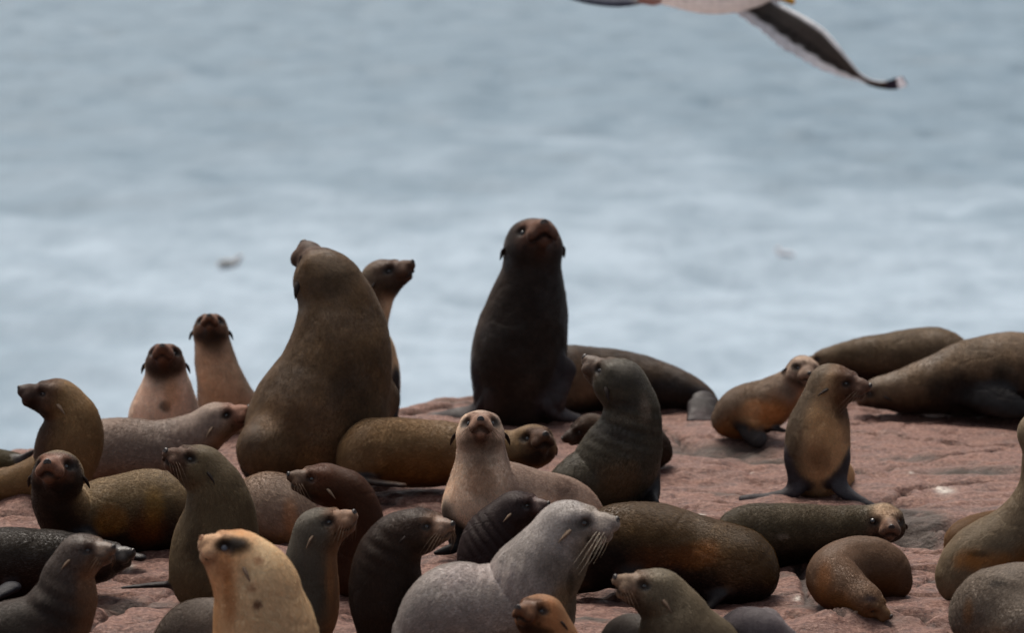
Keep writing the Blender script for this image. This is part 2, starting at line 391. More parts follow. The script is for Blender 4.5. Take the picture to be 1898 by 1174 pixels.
def head_sdf(q, K):
    """q in head space, skull radius 1: x to the nose, z to the crown."""
    def cone(a, b, ra, rb):
        a = np.array(a); b = np.array(b); ab = b-a; t = np.clip((q-a)@ab/(ab@ab), 0, 1)
        return np.linalg.norm(q-a-t[:, None]*ab, axis=1)-(ra+t*(rb-ra))
    sn = K.get('sn', 1.0); bw = K.get('bw', 1.06)
    e = np.linalg.norm(q*np.array([.92, 1.06, 1.04]), axis=1)-.97
    d = smin(e, cone((.45, 0, -.02), (1.38*sn, 0, -.09), .74*bw, .40*bw), .25)
    d = smin(d, cone((1.25*sn, 0, -.06), (1.74*sn, 0, -.11), .34*bw, .25*bw), .15)
    for s in (-1, 1):
        d = smin(d, np.linalg.norm(q-np.array([1.44*sn, s*.25*bw, -.28]), axis=1)-.275*bw, .14)
        d = smin(d, np.linalg.norm(q-np.array([.30, s*.42, -.25]), axis=1)-.56, .25)
        d = smin(d, cone((.95, s*.34, .36), (.45, s*.55, .40), .22, .25), .22)
        soc = np.linalg.norm((q-np.array([.98, s*.66, .13]))*np.array([1, 1, 1.2]), axis=1)-.20
        d = -smin(-d, soc, .16)
    jaw = cone((.35, 0, -.42), (1.40*sn, 0, -.50), .54, .25)
    mth = K.get('mouth', 0)
    d = smin(d, jaw, .10 if not mth else .06)
    # mouth groove along each side of the muzzle and the cleft under the nose
    for s in (-1, 1):
        g = np.minimum(cone((1.74*sn, s*.02, -.36), (1.48*sn, s*.36*bw, -.52), .05, .055), cone((1.48*sn, s*.36*bw, -.52), (.98, s*.60, -.50), .055, .04))
        d = -smin(-d, g, .05)
    return d

WHO = []
def seal(label, contact, chain, head=None, flips=(), back=(96, 84, 74), belly=None, face=None, flip=(44, 38, 38), dorsal=(0, 0, 1),
         patches=(), bul=(), wet=0., griz=0., ear='d', vox=None, lump=1.0, K={}, whisk=0, folds=(), eyes=True, mask=None, name='fur_seal', extra=None, gain=1.0):
    cx, cy = contact; Y0 = ground_Y(cy)
    for _ in range(3):
        p0 = at(cx, cy, Y0); g = gh(p0[0], p0[1]); Y0 = Y0*(H-g)/(H-p0[2]) if False else (H-g)/math.tan(TH+math.atan((cy-587)/FPX))
    def P(nd):
        x, y, r = nd[:3]; dy = nd[3] if len(nd) > 3 else 0
        p = at(x, y, Y0+dy); return [*p, r*scl(0, p)]
    body = Chain([P(n) for n in chain], 9)
    fl = []
    for F in flips:
        nodes, nv, thin = F[0], F[1], F[2]
        pp = []
        for n in nodes:
            q_ = P(n); gz = gh(q_[0], q_[1])
            if len(F) > 3 and F[3]: q_[2] = max(q_[2], gz+.3*q_[3]/thin) if abs(q_[2]-gz) > .0 else q_[2]
            pp.append(q_)
        fl.append(Chain(pp, 4, nv, thin))
    bl = [P(b) for b in bul]
    hd = None
    if head is not None:
        hx, hy, hr, f = head[:4]; hdy = head[4] if len(head) > 4 else (chain[0][3] if len(chain[0]) > 3 else 0)
        hc = at(hx, hy, Y0+hdy); hR = hr*scl(0, hc)
        f = nrm(f); upv = np.array(head[5] if len(head) > 5 else (0, 0, 1), float)
        upv = nrm(upv-f*(upv@f)); sdv = np.cross(upv, f)
        A = np.stack([f, sdv, upv])              # rows: axes
        hd = (hc, hR, A)
    seedn = (len(WHO)*13) % 97
    allp = [body.n]+[c.n for c in fl]+([np.array(bl)] if bl else [])
    allp = np.concatenate(allp)
    if hd: allp = np.vstack([allp, [*(hc), hR*1.2], [*(hc+f*hR*1.9), hR*.4]])
    lo = (allp[:, :3]-allp[:, 3:]).min(0)-.05; hi = (allp[:, :3]+allp[:, 3:]).max(0)+.05
    gcen = gh(p0[0], p0[1]); lo[2] = max(lo[2], gcen-.16)
    NL = np.array([lo, hi])
    def base(p, withhead=True):
        d = body.ev(p)
        for b in bl: d = smin(d, np.linalg.norm(p-np.array(b[:3]), axis=1)-b[3], .05)
        if hd:
            q_ = (p-hc)@A.T/hR
            near = (q_**2).sum(1) < 16
            dh = np.full(len(p), 9.)
            if near.any(): dh[near] = head_sdf(q_[near], K)*hR
            d = smin(d, dh, .38*hR)
        for c in fl: d = smin(d, c.ev(p), .028)
        return d
    def f_(p):
        d = base(p)
        amp = np.ones(len(p))
        if hd: amp = sstep(.9, 2.3, np.linalg.norm((p-hc)/hR, axis=1))*.85+.15
        near = np.abs(d) < .08
        if near.any():
            pn = p[near]
            cr = 1-np.abs(vnoise(pn*np.array([6, 6, 9])+seedn+vnoise(pn*11, 4)[:, None]*.6, 15))
            l = .012*fbm(pn*5+seedn, 3, 3)+.0015*fbm(pn*24+seedn, 2, 5)+.0014*sstep(.84, 1, cr)
            for fx, fy, fr, wl, am in fo:
                c = fx; dd = np.linalg.norm(pn-c[:3], axis=1); ww = np.exp(-(dd/fr)**2)
                l = l+am*.6*ww*np.sin(2*math.pi*((pn-c[:3])@fy)/wl)
            d = d.copy(); d[near] += l*lump*amp[near]
        return np.maximum(d, (gcen-.13)-p[:, 2])
    fo = []
    for (x, y, r, dirv, wl, am) in folds:       # skin folds: centre px, extent px, direction across folds, wavelength m, depth m
        c = at(x, y, Y0-.1); fo.append((np.array([*c]), nrm(dirv), r*scl(0, c), wl, am))
    hpx = hd[1] if hd else .08
    h = vox or (.0068 if hd else .009)
    V, Q = surface(f_, lo, hi, h)
    # ---- colours
    d, bi = body.ev(V, True)
    i0 = np.clip(bi.astype(int), 0, len(body.n)-2); tt = bi-i0
    cen = body.n[i0, :3]*(1-tt[:, None])+body.n[i0+1, :3]*tt[:, None]; rr = body.n[i0, 3]*(1-tt)+body.n[i0+1, 3]*tt
    tn_ = np.gradient(body.n[:, :3], axis=0); tn_ /= np.linalg.norm(tn_, axis=1)[:, None]+1e-9
    tan = tn_[i0]*(1-tt[:, None])+tn_[i0+1]*tt[:, None]; tan /= np.linalg.norm(tan, axis=1)[:, None]+1e-9
    dv = np.array(dorsal, float)[None]-tan*(tan@np.array(dorsal, float))[:, None]; dv /= np.linalg.norm(dv, axis=1)[:, None]+1e-6
    vv = ((V-cen)*dv).sum(1)/rr+.22*fbm(V*5+seedn, 3, 61)
    cb = lin(back)*gain; ce = lin(belly)*gain if belly is not None else cb*.9  # dark bellies carry some underside shade in the colour besides darker fur
    wb = sstep(.15, -.75, vv)[:, None]; col = cb*(1-wb)+ce*wb
    sat = fbm(V*3.2+seedn, 3, 90)[:, None]; col = col*(1+.22*sat*np.array([1.15, 1, .85]))
    skin = np.zeros(len(V)); wv = np.full(len(V), float(wet)); gz = np.full(len(V), float(griz))
    if hd:
        q_ = (V-hc)@A.T/hR; r_ = np.linalg.norm(q_, axis=1)
        sn = K.get('sn', 1.0)
        cf = lin(face)*gain if face is not None else cb*np.array([.95, .8, .7])
        cf = cf*.66+cf.mean()*.22
        if mask is not None:                    # darker whole face
            mw = (sstep(-.3, .7, q_[:, 0])*sstep(2.5, 1.5, r_-.8*np.maximum(0, q_[:, 0]-.8)))[:, None]; col = col*(1-mw)+lin(mask)*gain*mw
        hw = sstep(.55, 1.25, q_[:, 0])*(r_ < 3); hw *= sstep(1.25, .8, np.abs(q_[:, 1])); hw = hw[:, None]*.85
        col = col*(1-hw)+cf*hw
        gz *= sstep(.6, 2.0, r_)
        for s in (-1, 1):
            de = np.linalg.norm((q_-np.array([.88, s*.6, .14]))*np.array([.75, .8, 1.15]), axis=1)
            ewr = K.get('eyer', 1.0)
            we = (sstep(.34*ewr, .14*ewr, de))[:, None]*.88; col = col*(1-we)+np.array([.012, .009, .008])*we
            # mouth line and chin
            a = np.array([1.74*sn, s*.02, -.36]); b2 = np.array([1.48*sn, s*.38, -.52]); c2 = np.array([.98, s*.62, -.50])
            dm = 9*np.ones(len(V))
            for u, v_ in ((a, b2), (b2, c2)):
                ab = v_-u; t = np.clip((q_-u)@ab/(ab@ab), 0, 1); dm = np.minimum(dm, np.linalg.norm(q_-u-t[:, None]*ab, axis=1))
            wm = sstep(.17, .08, dm)[:, None]*.68*K.get('wm', 1); col = col*(1-wm)+np.array([.012, .008, .007])*wm
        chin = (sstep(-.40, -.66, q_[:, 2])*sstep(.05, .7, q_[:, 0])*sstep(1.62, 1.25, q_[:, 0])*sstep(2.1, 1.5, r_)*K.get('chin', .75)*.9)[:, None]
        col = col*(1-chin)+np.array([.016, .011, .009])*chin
    for c in fl:
        df = c.ev(V); wf = sstep(.030, .004, df)*sstep(-.06, -.0, d) if True else 0
        wf = np.maximum(wf, sstep(.02, 0, df)*(d > .01))
        skin = np.maximum(skin, wf)
    fc = lin(flip); col = col*(1-skin[:, None])+fc*skin[:, None]
    if patches:
        dirs = V-np.array([0, 0, H]); ycam = V[:, 1]*CT-(V[:, 2]-H)*ST
        px = 949+V[:, 0]/ycam*FPX; pz = (V[:, 1]*ST+(V[:, 2]-H)*CT)/ycam; py = 587-pz*FPX
        for pt in patches:
            x, y, r, c, st = pt[:5]; asp = pt[5] if len(pt) > 5 else (1, 1)
            k = np.hypot(px-x, py-y); cand = k < max(6, k.min()*1.2)
            ci = np.where(cand)[0]; ci = ci[np.argmin(ycam[ci])]; c0 = V[ci]; rm_ = r*scl(0, c0)
            dd = (V-c0)/rm_; dd = dd/np.array([asp[0], 1, asp[1]])
            wp = (sstep(1.25, .35, np.linalg.norm(dd, axis=1)+.55*fbm(V*np.array([14, 14, 7])+x, 4, 7))*st)[:, None]
            col = col*(1-wp)+lin(c)*wp
    lum = col@np.array([.3, .5, .2]); col = col*(.70+.34*sstep(.03, .36, lum))[:, None]
    gm_ = (col@np.array([.3, .5, .2]))[:, None]; col = np.clip(gm_+(col-gm_)*(1.16-.18*sstep(.03, .25, lum))[:, None], .003, 1)*np.array([1.0, .98, .955])
    me = mesh_from('body', V-p0, Q)
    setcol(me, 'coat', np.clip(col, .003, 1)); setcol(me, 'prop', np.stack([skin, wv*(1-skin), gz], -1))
    root = bpy.data.objects.new(name, None); COL.objects.link(root); root.location = p0
    root.empty_display_size = .1
    root['label'] = label; root['category'] = 'fur seal'; root['group'] = 'fur seals gathered on the rock'
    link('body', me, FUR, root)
    # short guard hairs lying back along the body
    nb = int(FURN*(1.5 if cy > 1050 else 1.0 if cy > 880 else .7))
    rg = np.random.default_rng(len(WHO)+5); tri = V[Q]
    ar = np.linalg.norm(np.cross(tri[:, 1]-tri[:, 0], tri[:, 3]-tri[:, 0]), axis=1); okq = (V[:, 2] > gcen-.01)[Q].all(1)
    okq &= (skin[Q].mean(1) < .3); ar = ar*okq
    if hd:
        qq = (tri.mean(1)-hc)@A.T/hR; bad = (qq[:, 0] > 1.2) & ((qq**2).sum(1) < 5)
        for s in (-1, 1): bad |= np.linalg.norm(qq-np.array([.88, s*.6, .14]), axis=1) < .24
        ar = ar*(~bad)
    pick = rg.choice(len(Q), nb, p=ar/ar.sum()); uv = rg.random((nb, 2, 1)); T = tri[pick]
    pt = (T[:, 0]*(1-uv[:, 0])+T[:, 1]*uv[:, 0])*(1-uv[:, 1])+(T[:, 3]*(1-uv[:, 0])+T[:, 2]*uv[:, 0])*uv[:, 1]
    nn = np.cross(T[:, 1]-T[:, 0], T[:, 3]-T[:, 0]); nn /= np.linalg.norm(nn, axis=1)[:, None]+1e-12
    tv = tan[Q[pick, 0]]; sc_ = np.ones((nb, 1))
    if hd:
        qh = (pt-hc)@A.T/hR; rh = np.sqrt((qh**2).sum(1)); wh = sstep(2.0, .9, rh)[:, None]; tv = tv*(1-wh)-f*wh; sc_ = 1-.55*wh
    tv = tv-nn*(tv*nn).sum(1)[:, None]; tv /= np.linalg.norm(tv, axis=1)[:, None]+1e-9
    tv = tv+rg.normal(0, .22, (nb, 3)); tv = tv-nn*(tv*nn).sum(1)[:, None]; tv /= np.linalg.norm(tv, axis=1)[:, None]+1e-9
    sv = np.cross(nn, tv); ln = (.012*sc_*rg.uniform(.6, 1.3, (nb, 1))*(1 if name else 1)); wd = .0009*rg.uniform(.7, 1.3, (nb, 1))
    a_ = pt-sv*wd-nn*.001; b_ = pt+sv*wd-nn*.001; m_ = pt+tv*ln*.55+nn*ln*.14; c_ = pt+tv*ln+nn*ln*(.15+.14*rg.random((nb, 1)))
    HV = np.stack([a_, b_, m_+sv*wd*.7, c_, m_-sv*wd*.7], 1).reshape(-1, 3)
    k5 = np.arange(nb)[:, None]*5; HQ = np.concatenate([k5+np.array([[0, 1, 2, 4]]), k5+np.array([[4, 2, 3, 3]])], 0)
    HT = np.concatenate([k5+np.array([[0, 1, 2]]), k5+np.array([[0, 2, 4]]), k5+np.array([[4, 2, 3]])], 0)
    hm = mesh_from('fur', HV-p0, HT)
    vc = np.clip(col[Q[pick, 0]]*rg.lognormal(0, .12+.28*griz, (nb, 1))*np.array([1.13, 1.10, 1.08]), .003, 1)
    setcol(hm, 'coat', np.repeat(vc, 5, 0))
    link('fur', hm, HAIR, root)
    WHO.append((label, contact, Y0))
    if hd:
        face_parts(root, p0, hd, f_, K, ear, whisk, eyes)
    return root

def tube(pts, rads, n=5, flatn=None, fl=1.0):
    pts = np.array(pts); V = []; Q = []
    for i, p in enumerate(pts):
        t = nrm(pts[min(i+1, len(pts)-1)]-pts[max(i-1, 0)])
        a = np.array([0, 0, 1.]) if flatn is None else np.array(flatn); 
        if abs(a@t) > .95: a = np.array([1., 0, 0])
        u = nrm(a-t*(a@t)); w_ = np.cross(t, u)
        for k in range(n):
            an = 2*math.pi*k/n; V.append(p+rads[i]*(math.cos(an)*u/fl+math.sin(an)*w_))
    for i in range(len(pts)-1):
        for k in range(n):
            a = i*n+k; b = i*n+(k+1) % n; Q.append((a, b, b+n, a+n))
    return V, Q
def ball(r, sx=1, sy=1, sz=1, nu=16, nv=10):
    V = []; Q = []
    for j in range(nv+1):
        th = math.pi*(j/nv)
        th = min(max(th, .02), math.pi-.02)
        for i in range(nu):
            a = 2*math.pi*i/nu; V.append((r*sx*math.sin(th)*math.cos(a), r*sy*math.sin(th)*math.sin(a), r*sz*math.cos(th)))
    for j in range(nv):
        for i in range(nu): Q.append((j*nu+i, (j+1)*nu+i, (j+1)*nu+(i+1) % nu, j*nu+(i+1) % nu))
    return np.array(V), np.array(Q)
def face_parts(root, p0, hd, f, K, ear, whisk, eyes):
    hc, hR, A = hd; sn = K.get('sn', 1.0)
    def W(q): return np.asarray(q)@A*hR+hc
    def march(q0, d):
        d = nrm(d); ts = np.linspace(0, 1.6, 160); pts = W(np.array(q0)+np.outer(ts, d)); v_ = f(pts)
        k = np.where(v_ > 0)[0]; k = k[0] if len(k) else 60
        return np.array(q0)+d*ts[k]
    for s in (-1, 1):
        if eyes:
            q = march((.80, s*.28, .08), (.22, s*.9, .16)); er = .135*K.get('eyer', 1.0)
            V, Q = ball(er*hR); c = W(q-nrm((.22, s*.9, .16))*er*.62)
            o = link('eye', mesh_from('eye', V+c-p0, Q), EYEBLIND if K.get('blind') else EYE, root)
        # upper ear: a small rolled leaf of skin lying back along the head
        q = march((.04+K.get('ex', 0), s*.35, -.06+K.get('ez', 0)), (.06, s*1, -.04)); L_ = .32*K.get('earl', 1.0)
        dr = nrm((-.62, s*.55, -.42)); b1 = nrm((-.8, s*.15, -.62))
        pts = [W(q-dr*.06), W(q+dr*L_*.3), W(q+dr*L_*.55+b1*.08), W(q+dr*L_*.72+b1*.22), W(q+dr*L_*.8+b1*.34)]
        V, Q = tube(np.array(pts)-p0, np.array([.10, .12, .10, .06, .015])*hR, 8, A[2]*.8+A[0]*.3, 1.9)
        link('ear', mesh_from('ear', np.array(V), np.array(Q)), EAR_P if ear == 'p' else EAR_D, root)
    # nose pad with nostrils
    V, Q = ball(1, .11, .165, .125, 18, 12)
    V[:, 2] -= .05*np.abs(V[:, 1])/.2
    for s in (-1, 1):
        dd = np.linalg.norm((V-np.array([.10, s*.08, -.02]))/np.array([1, .8, 1]), axis=1); V[:, 0] -= .09*np.exp(-(dd/.05)**2)
    q = march((1.4, 0, -.04), (1, 0, .03)); V = W(V+q-np.array([.055, 0, -.02]))
    link('nose', mesh_from('nose', V-p0, Q), NOSE_T if K.get('nose') else NOSE, root)
    if whisk:
        rs = random.Random(int(abs(hc[0])*1e4))
        for s in (-1, 1):
            VV = []; QQ = []
            for k in range(9):
                r_, c_ = divmod(k, 3)
                q = np.array([1.58*sn-.13*c_, s*(.34+.05*c_), -.20-.10*r_])
                L_ = (.75+.3*c_+rs.uniform(-.15, .2))*K.get('wl', 1.0)
                d0 = nrm((.05-.12*c_, s*.75, -.25-.25*r_)); d1 = nrm((-.75, s*.25, -.75))
                pts = [W(q+d0*L_*u*(1-.5*u)+d1*L_*u*u*.75) for u in (0, .25, .5, .75, 1)]
                V, Q = tube(np.array(pts)-p0, np.array([1, .9, .7, .5, .2])*.0009*K.get('wr', 1.0), 4)
                QQ += [tuple(i+len(VV) for i in q4) for q4 in Q]; VV += V
            link('whiskers', mesh_from('whiskers', np.array(VV), np.array(QQ)), WH_P if whisk == 2 else WH_D, root)

# ------------------------------------------------------------------ the seals, back to front
GR = (116, 104, 94); BR = (92, 74, 56); DK = (60, 47, 40)
UPZ = (0, 0, 1)
seal('far brown seal lying along the rock crest behind the right-hand sitting seal', (1680, 732),
     [(1535, 668, 22), (1565, 664, 30), (1620, 664, 45), (1690, 666, 56), (1745, 668, 56), (1790, 690, 32), (1815, 712, 14)], (1535, 668, 22, (-.95, 0, .03)),
     back=(104, 88, 70), belly=(60, 46, 38), dorsal=UPZ, whisk=0)
seal('big brown seal lying at the right edge with black fore flipper folded under it', (1800, 772),
     [(1635, 728, 28), (1680, 724, 43), (1740, 712, 56), (1810, 700, 74), (1880, 693, 78), (1960, 705, 70), (2030, 730, 40)], (1632, 728, 29, (-.9, -.2, -.1)),
     [([(1790, 712, 40, -.10), (1830, 735, 36, -.19), (1880, 756, 26, -.24), (1935, 768, 14, -.24)], (0, -1, .4), 2.2)],
     back=(108, 90, 72), belly=(60, 46, 38), flip=(24, 21, 22), patches=[(1810, 735, 80, (26, 22, 21), .92, (1.6, .8))])  # dark patch paints the belly's shade into coat and flipper colour
seal('small grey seal with orange flank looking at the camera beside the right-hand sitting seal', (1390, 806),
     [(1486, 694, 28), (1462, 716, 30), (1425, 748, 45), (1382, 764, 50), (1352, 778, 32)], (1488, 688, 31, (.12, -.95, .10), -.03, (.25, 0, 1)),
     [([(1385, 780, 18, -.10), (1388, 800, 16, -.13), (1402, 814, 20, -.15)], (0, -1, .8), 2.4), ([(1410, 790, 12, -.05), (1450, 798, 8, -.08)], UPZ, 2)],
     back=(124, 106, 90), belly=(150, 105, 66), dorsal=(-.2, .6, .8), patches=[(1425, 768, 30, (196, 134, 78), .75, (1.3, 1)), (1392, 765, 22, (190, 150, 110), .6, (1, 1.2))], face=(120, 92, 74), mask=(172, 152, 136), whisk=0,
     K=dict(eyer=1.25))
seal('large dark bull sitting bolt upright facing the camera with its chin raised', (965, 776),
     [(985, 462, 50), (985, 512, 57), (978, 570, 74), (966, 640, 88), (963, 695, 89), (985, 718, 76, .12), (1060, 705, 64, .22), (1150, 706, 55, .3), (1230, 718, 46, .3), (1290, 734, 30, .25), (1322, 748, 14, .2)],
     (988, 458, 50, (.20, -.78, .58)),
     [([(905, 695, 28, -.10), (900, 735, 24, -.10), (880, 764, 18, -.02), (820, 772, 12, 0), (745, 782, 6, 0)], (0, -.7, 1), 2.6),
      ([(1034, 690, 34, -.12), (1022, 742, 27, -.16), (1042, 768, 17, -.14), (1090, 779, 8, -.1)], (0, -.7, 1), 2.0),
      ([(1305, 738, 24, .12), (1302, 756, 23, .04)], (0, -.8, .6), 2.4)]+[([(1284+9*k, 750, 7, .06), (1282+9.5*k, 766, 6, 0), (1280+10*k, 781, 4.5, -.05)], (0, -.8, .6), 1.3) for k in range(5)],
     back=(66, 53, 44), belly=(46, 37, 32), dorsal=(-.1, 1, .3), face=(120, 80, 60), bul=[(958, 742, 72, -.02)], mask=(50, 41, 37),
     patches=[(1090, 705, 60, (122, 98, 78), .7, (1, 1)), (1160, 680, 50, (105, 86, 68), .5, (2, .6)), (1300, 770, 26, (84, 74, 76), .7), (1295, 725, 40, (36, 30, 30), .8)],
     K=dict(bw=1.16, chin=.85, earl=.55), flip=(50, 44, 46))
seal('brown and cream seal peering right from behind the biggest bull', (705, 790),
     [(705, 520, 32), (696, 566, 31), (690, 615, 29), (693, 662, 43), (696, 705, 46), (688, 750, 44, .1), (640, 770, 38, .2)], (706, 520, 38, (.68, -.30, .45)),
     [([(722, 705, 18, -.05), (728, 745, 16, -.06), (722, 785, 14, -.08)], (-.3, -1, .1), 1.8)],
     back=(112, 96, 80), belly=(205, 180, 150), dorsal=(-1, -.2, .2), face=(96, 66, 48), mask=(86, 66, 52))
seal('slim pale tan seal with small ears up at the back left, facing the camera', (415, 802),
     [(391, 620, 30), (399, 665, 38), (411, 712, 46), (426, 760, 58, .08), (450, 800, 60, .3)], (391, 614, 32, (0.02, -.78, .60)),
     back=(140, 122, 108), belly=(186, 156, 130), dorsal=(0, 1, .2), face=(118, 78, 56), mask=(104, 80, 64), K=dict(earl=1.1, chin=.95, eyer=1.15))
seal('pale chested seal facing the camera behind the grey back at left', (300, 852),
     [(307, 684, 33), (308, 725, 47, .03), (306, 780, 66, .1), (325, 835, 66, .3)], (307, 674, 36, (0, -.80, .60)),
     back=(176, 156, 142), belly=(216, 192, 174), dorsal=(0, 1, .2), face=(110, 66, 44), mask=(86, 64, 52), patches=[(305, 758, 11, (70, 50, 40), .7), (325, 735, 26, (196, 140, 92), .5, (1, 1.4))],
     K=dict(earl=1.1, eyer=1.15, chin=.5))
seal('brown seal lying half out of the left edge with a black hind flipper', (0, 872),
     [(-140, 850, 20), (-90, 848, 34), (-20, 858, 30), (25, 862, 24), (50, 866, 12)], (-145, 848, 24, (-.9, -.2, .2)),
     [([(38, 856, 12, -.03), (50, 846, 9, -.03), (60, 838, 6, -.03)], (0, -1, .2), 2)], back=(92, 84, 62), belly=(70, 56, 44), whisk=0)
seal('tawny seal at far left with dark snout lifted towards the left', (90, 925),
     [(108, 742, 35), (136, 782, 50), (126, 832, 62), (108, 872, 52), (35, 896, 35), (-50, 905, 30), (-100, 912, 16)], (110, 742, 39, (-.93, -.18, .34)),
     back=(134, 108, 76), belly=(92, 70, 56), dorsal=(.9, -.1, .5), face=(62, 42, 36), mask=(90, 66, 50), ear='p', whisk=0, K=dict(chin=.95, eyer=.7))
seal('grey tan seal lying side-on at left with pink nose pointing up right', (230, 898),
     [(397, 786, 34), (362, 812, 46), (296, 838, 58), (212, 842, 67), (150, 850, 50), (98, 870, 28), (60, 885, 14)], (397, 785, 38, (.85, -.12, .42)),
     back=(142, 126, 116), belly=(150, 118, 92), face=(146, 96, 74), ear='p', K=dict(chin=.15, wl=.7), folds=[(350, 815, 60, (.8, 0, .5), .035, .003)])
seal('giant brown bull seen from behind with its nose in the air', (590, 890),
     [(620, 532, 57), (630, 582, 77), (630, 648, 95, -.03), (614, 715, 110, -.06), (583, 785, 126, -.08), (545, 835, 96, -.08), (505, 850, 60, -.1)], (604, 522, 51, (-.40, .60, .58)),
     [([(480, 850, 26, -.25), (478, 880, 20, -.3), (470, 893, 14, -.32)], (0, -1, .2), 1.8)],
     back=(98, 78, 58), belly=(60, 46, 36), dorsal=(.1, -1, .25), face=(92, 68, 54), bul=[(592, 505, 33), (583, 540, 30), (498, 834, 60, -.27), (690, 740, 50, .05)], ear='d', whisk=0, eyes=True,
     patches=[(620, 500, 55, (74, 64, 54), .45), (660, 740, 60, (52, 40, 32), .5, (.7, 1.3)), (545, 770, 80, (118, 92, 68), .5, (1.2, .6)), (575, 860, 40, (118, 90, 62), .6)], K=dict(bw=1.28))
seal('tan seal stretched out behind the cream seal, face turned to the camera', (750, 915),
     [(985, 832, 36), (945, 838, 40), (890, 842, 50), (800, 841, 61), (712, 838, 62, -.04), (682, 843, 56, -.08), (650, 875, 24, -.12)], (986, 828, 42, (.30, -.82, .45)),
     [([(662, 872, 20, -.1), (690, 893, 14, -.22), (745, 900, 8, -.25)], UPZ, 2), ([(880, 880, 18, -.1), (850, 898, 10, -.2)], UPZ, 2)],
     back=(126, 102, 74), belly=(120, 84, 52), face=(80, 52, 42), patches=[(800, 870, 70, (138, 92, 48), .5, (2, .5))], K=dict(chin=.95, mouth=1))
seal('dark brown seal asleep behind the grey seal seen from the back, only its ends showing', (1140, 880),
     [(1096, 795, 26), (1140, 812, 38), (1190, 828, 46), (1216, 838, 28)], (1092, 794, 27, (-.85, -.25, -.28)), back=(64, 48, 36), belly=(48, 36, 30), whisk=0)
seal('charcoal green seal seen from behind, twisting its head up to the left', (1135, 936),
     [(1154, 714, 44), (1170, 758, 51), (1166, 805, 61), (1148, 850, 76), (1120, 885, 72), (1078, 900, 56, -.03), (1045, 905, 34, -.03)], (1150, 712, 45, (-.66, .35, .46)),
     [([(1192, 850, 26, .02), (1202, 890, 22, 0), (1204, 925, 20, -.06), (1214, 936, 15, -.12)], (-.5, -1, 0), 1.6)],
     back=(84, 78, 66), belly=(104, 84, 62), dorsal=(.1, -1, .2), face=(96, 72, 56), flip=(26, 25, 28), wet=.35, griz=.45,
     patches=[(1165, 690, 34, (62, 58, 52), .6), (1145, 750, 40, (40, 36, 33), .75, (1.3, .5)), (1200, 760, 22, (140, 126, 112), .5, (.6, 1.4)), (1160, 775, 40, (122, 112, 98), .4, (1.4, .3)), (1130, 800, 50, (52, 47, 42), .6, (1.2, .4)), (1150, 900, 46, (116, 90, 62), .5)],
     K=dict(chin=.3), folds=[(1150, 775, 70, (.3, 0, 1), .045, .004)])
seal('buff chested seal sitting up on splayed dark flippers, profile to the right', (1515, 918),
     [(1538, 716, 37), (1523, 755, 45), (1516, 800, 60), (1516, 845, 62), (1520, 872, 54, .05), (1545, 885, 40, .25)], (1542, 712, 38, (.86, -.36, .03)),
     [([(1478, 850, 24, -.05), (1480, 893, 19, -.08), (1455, 918, 12, -.1), (1375, 926, 6, -.1)], (0, -.7, 1), 1.9),
      ([(1552, 855, 24, -.06), (1556, 900, 19, -.1), (1582, 922, 12, -.14), (1616, 938, 6, -.18)], (0, -.7, 1), 1.9),
      ([(1560, 885, 16, .3), (1600, 897, 11, .3), (1645, 918, 7, .2)], UPZ, 2)],
     back=(108, 94, 78), belly=(188, 156, 118), dorsal=(-.75, .7, .25), face=(98, 66, 50), flip=(54, 50, 54),
     patches=[(1530, 790, 46, (196, 160, 116), .55, (.8, 1.4)), (1520, 855, 36, (120, 80, 52), .6)], mask=(104, 76, 56), K=dict(chin=.2, wl=.9, eyer=.9), whisk=1)
seal('seal looking round with dark eyes, its brown body in the shadow of the left group', (210, 1036),
     [(108, 884, 42, -.02), (106, 925, 47, .0), (140, 962, 60, .1), (205, 956, 72, .16), (285, 950, 77, .2), (350, 965, 66, .25), (410, 990, 40, .28), (440, 1008, 20, .28)], (109, 882, 47, (-.10, -.85, .45), -.04),
     [([(150, 990, 26, 0), (190, 1020, 20, -.1), (260, 1035, 12, -.16)], UPZ, 1.8)],
     back=(118, 100, 74), belly=(46, 34, 26), face=(136, 86, 58), flip=(26, 22, 24), patches=[(215, 965, 36, (164, 112, 52), .5, (1, .8)), (290, 940, 40, (160, 124, 60), .5, (.5, 1.3)), (270, 985, 40, (130, 76, 36), .5)],
     dorsal=(.1, .55, .85), K=dict(chin=.9, eyer=1.15))
seal('grey tan seal curled behind the brown necked seal, only its back showing', (505, 1012),
     [(425, 960, 38, .3), (465, 950, 56, .2), (508, 945, 68), (545, 975, 52, -.02), (570, 1000, 30, -.05)], None, back=(140, 122, 108), belly=(160, 120, 84), dorsal=(-.5, .1, 1),
     patches=[(540, 960, 30, (180, 132, 88), .55, (.6, 1.6))])
seal('cream white chested seal facing the camera in the middle', (882, 1026),
     [(890, 812, 41), (893, 862, 51), (896, 905, 64), (918, 925, 72, .1), (980, 930, 62, .25), (1045, 938, 50, .38), (1090, 950, 28, .45)], (890, 803, 43, (.02, -.86, .50)),
     [([(850, 950, 24, -.08), (846, 990, 20, -.1), (842, 1015, 14, -.12), (808, 1026, 8, -.14)], (-.3, -1, .3), 1.5), ([(925, 950, 26, -.04), (935, 1000, 18, -.06), (940, 1022, 12, -.08)], (0, -1, .3), 1.5)],
     back=(146, 126, 114), belly=(208, 184, 162), dorsal=(.2, .9, .7), face=(132, 88, 66), bul=[(876, 945, 54, -.04)], flip=(22, 20, 22),
     patches=[(893, 880, 32, (150, 112, 84), .6, (1, 1.2)), (1050, 900, 40, (112, 92, 82), .6, (1.2, .6))], whisk=1, K=dict(chin=.75, eyer=1.15, earl=1.2, wl=.8))
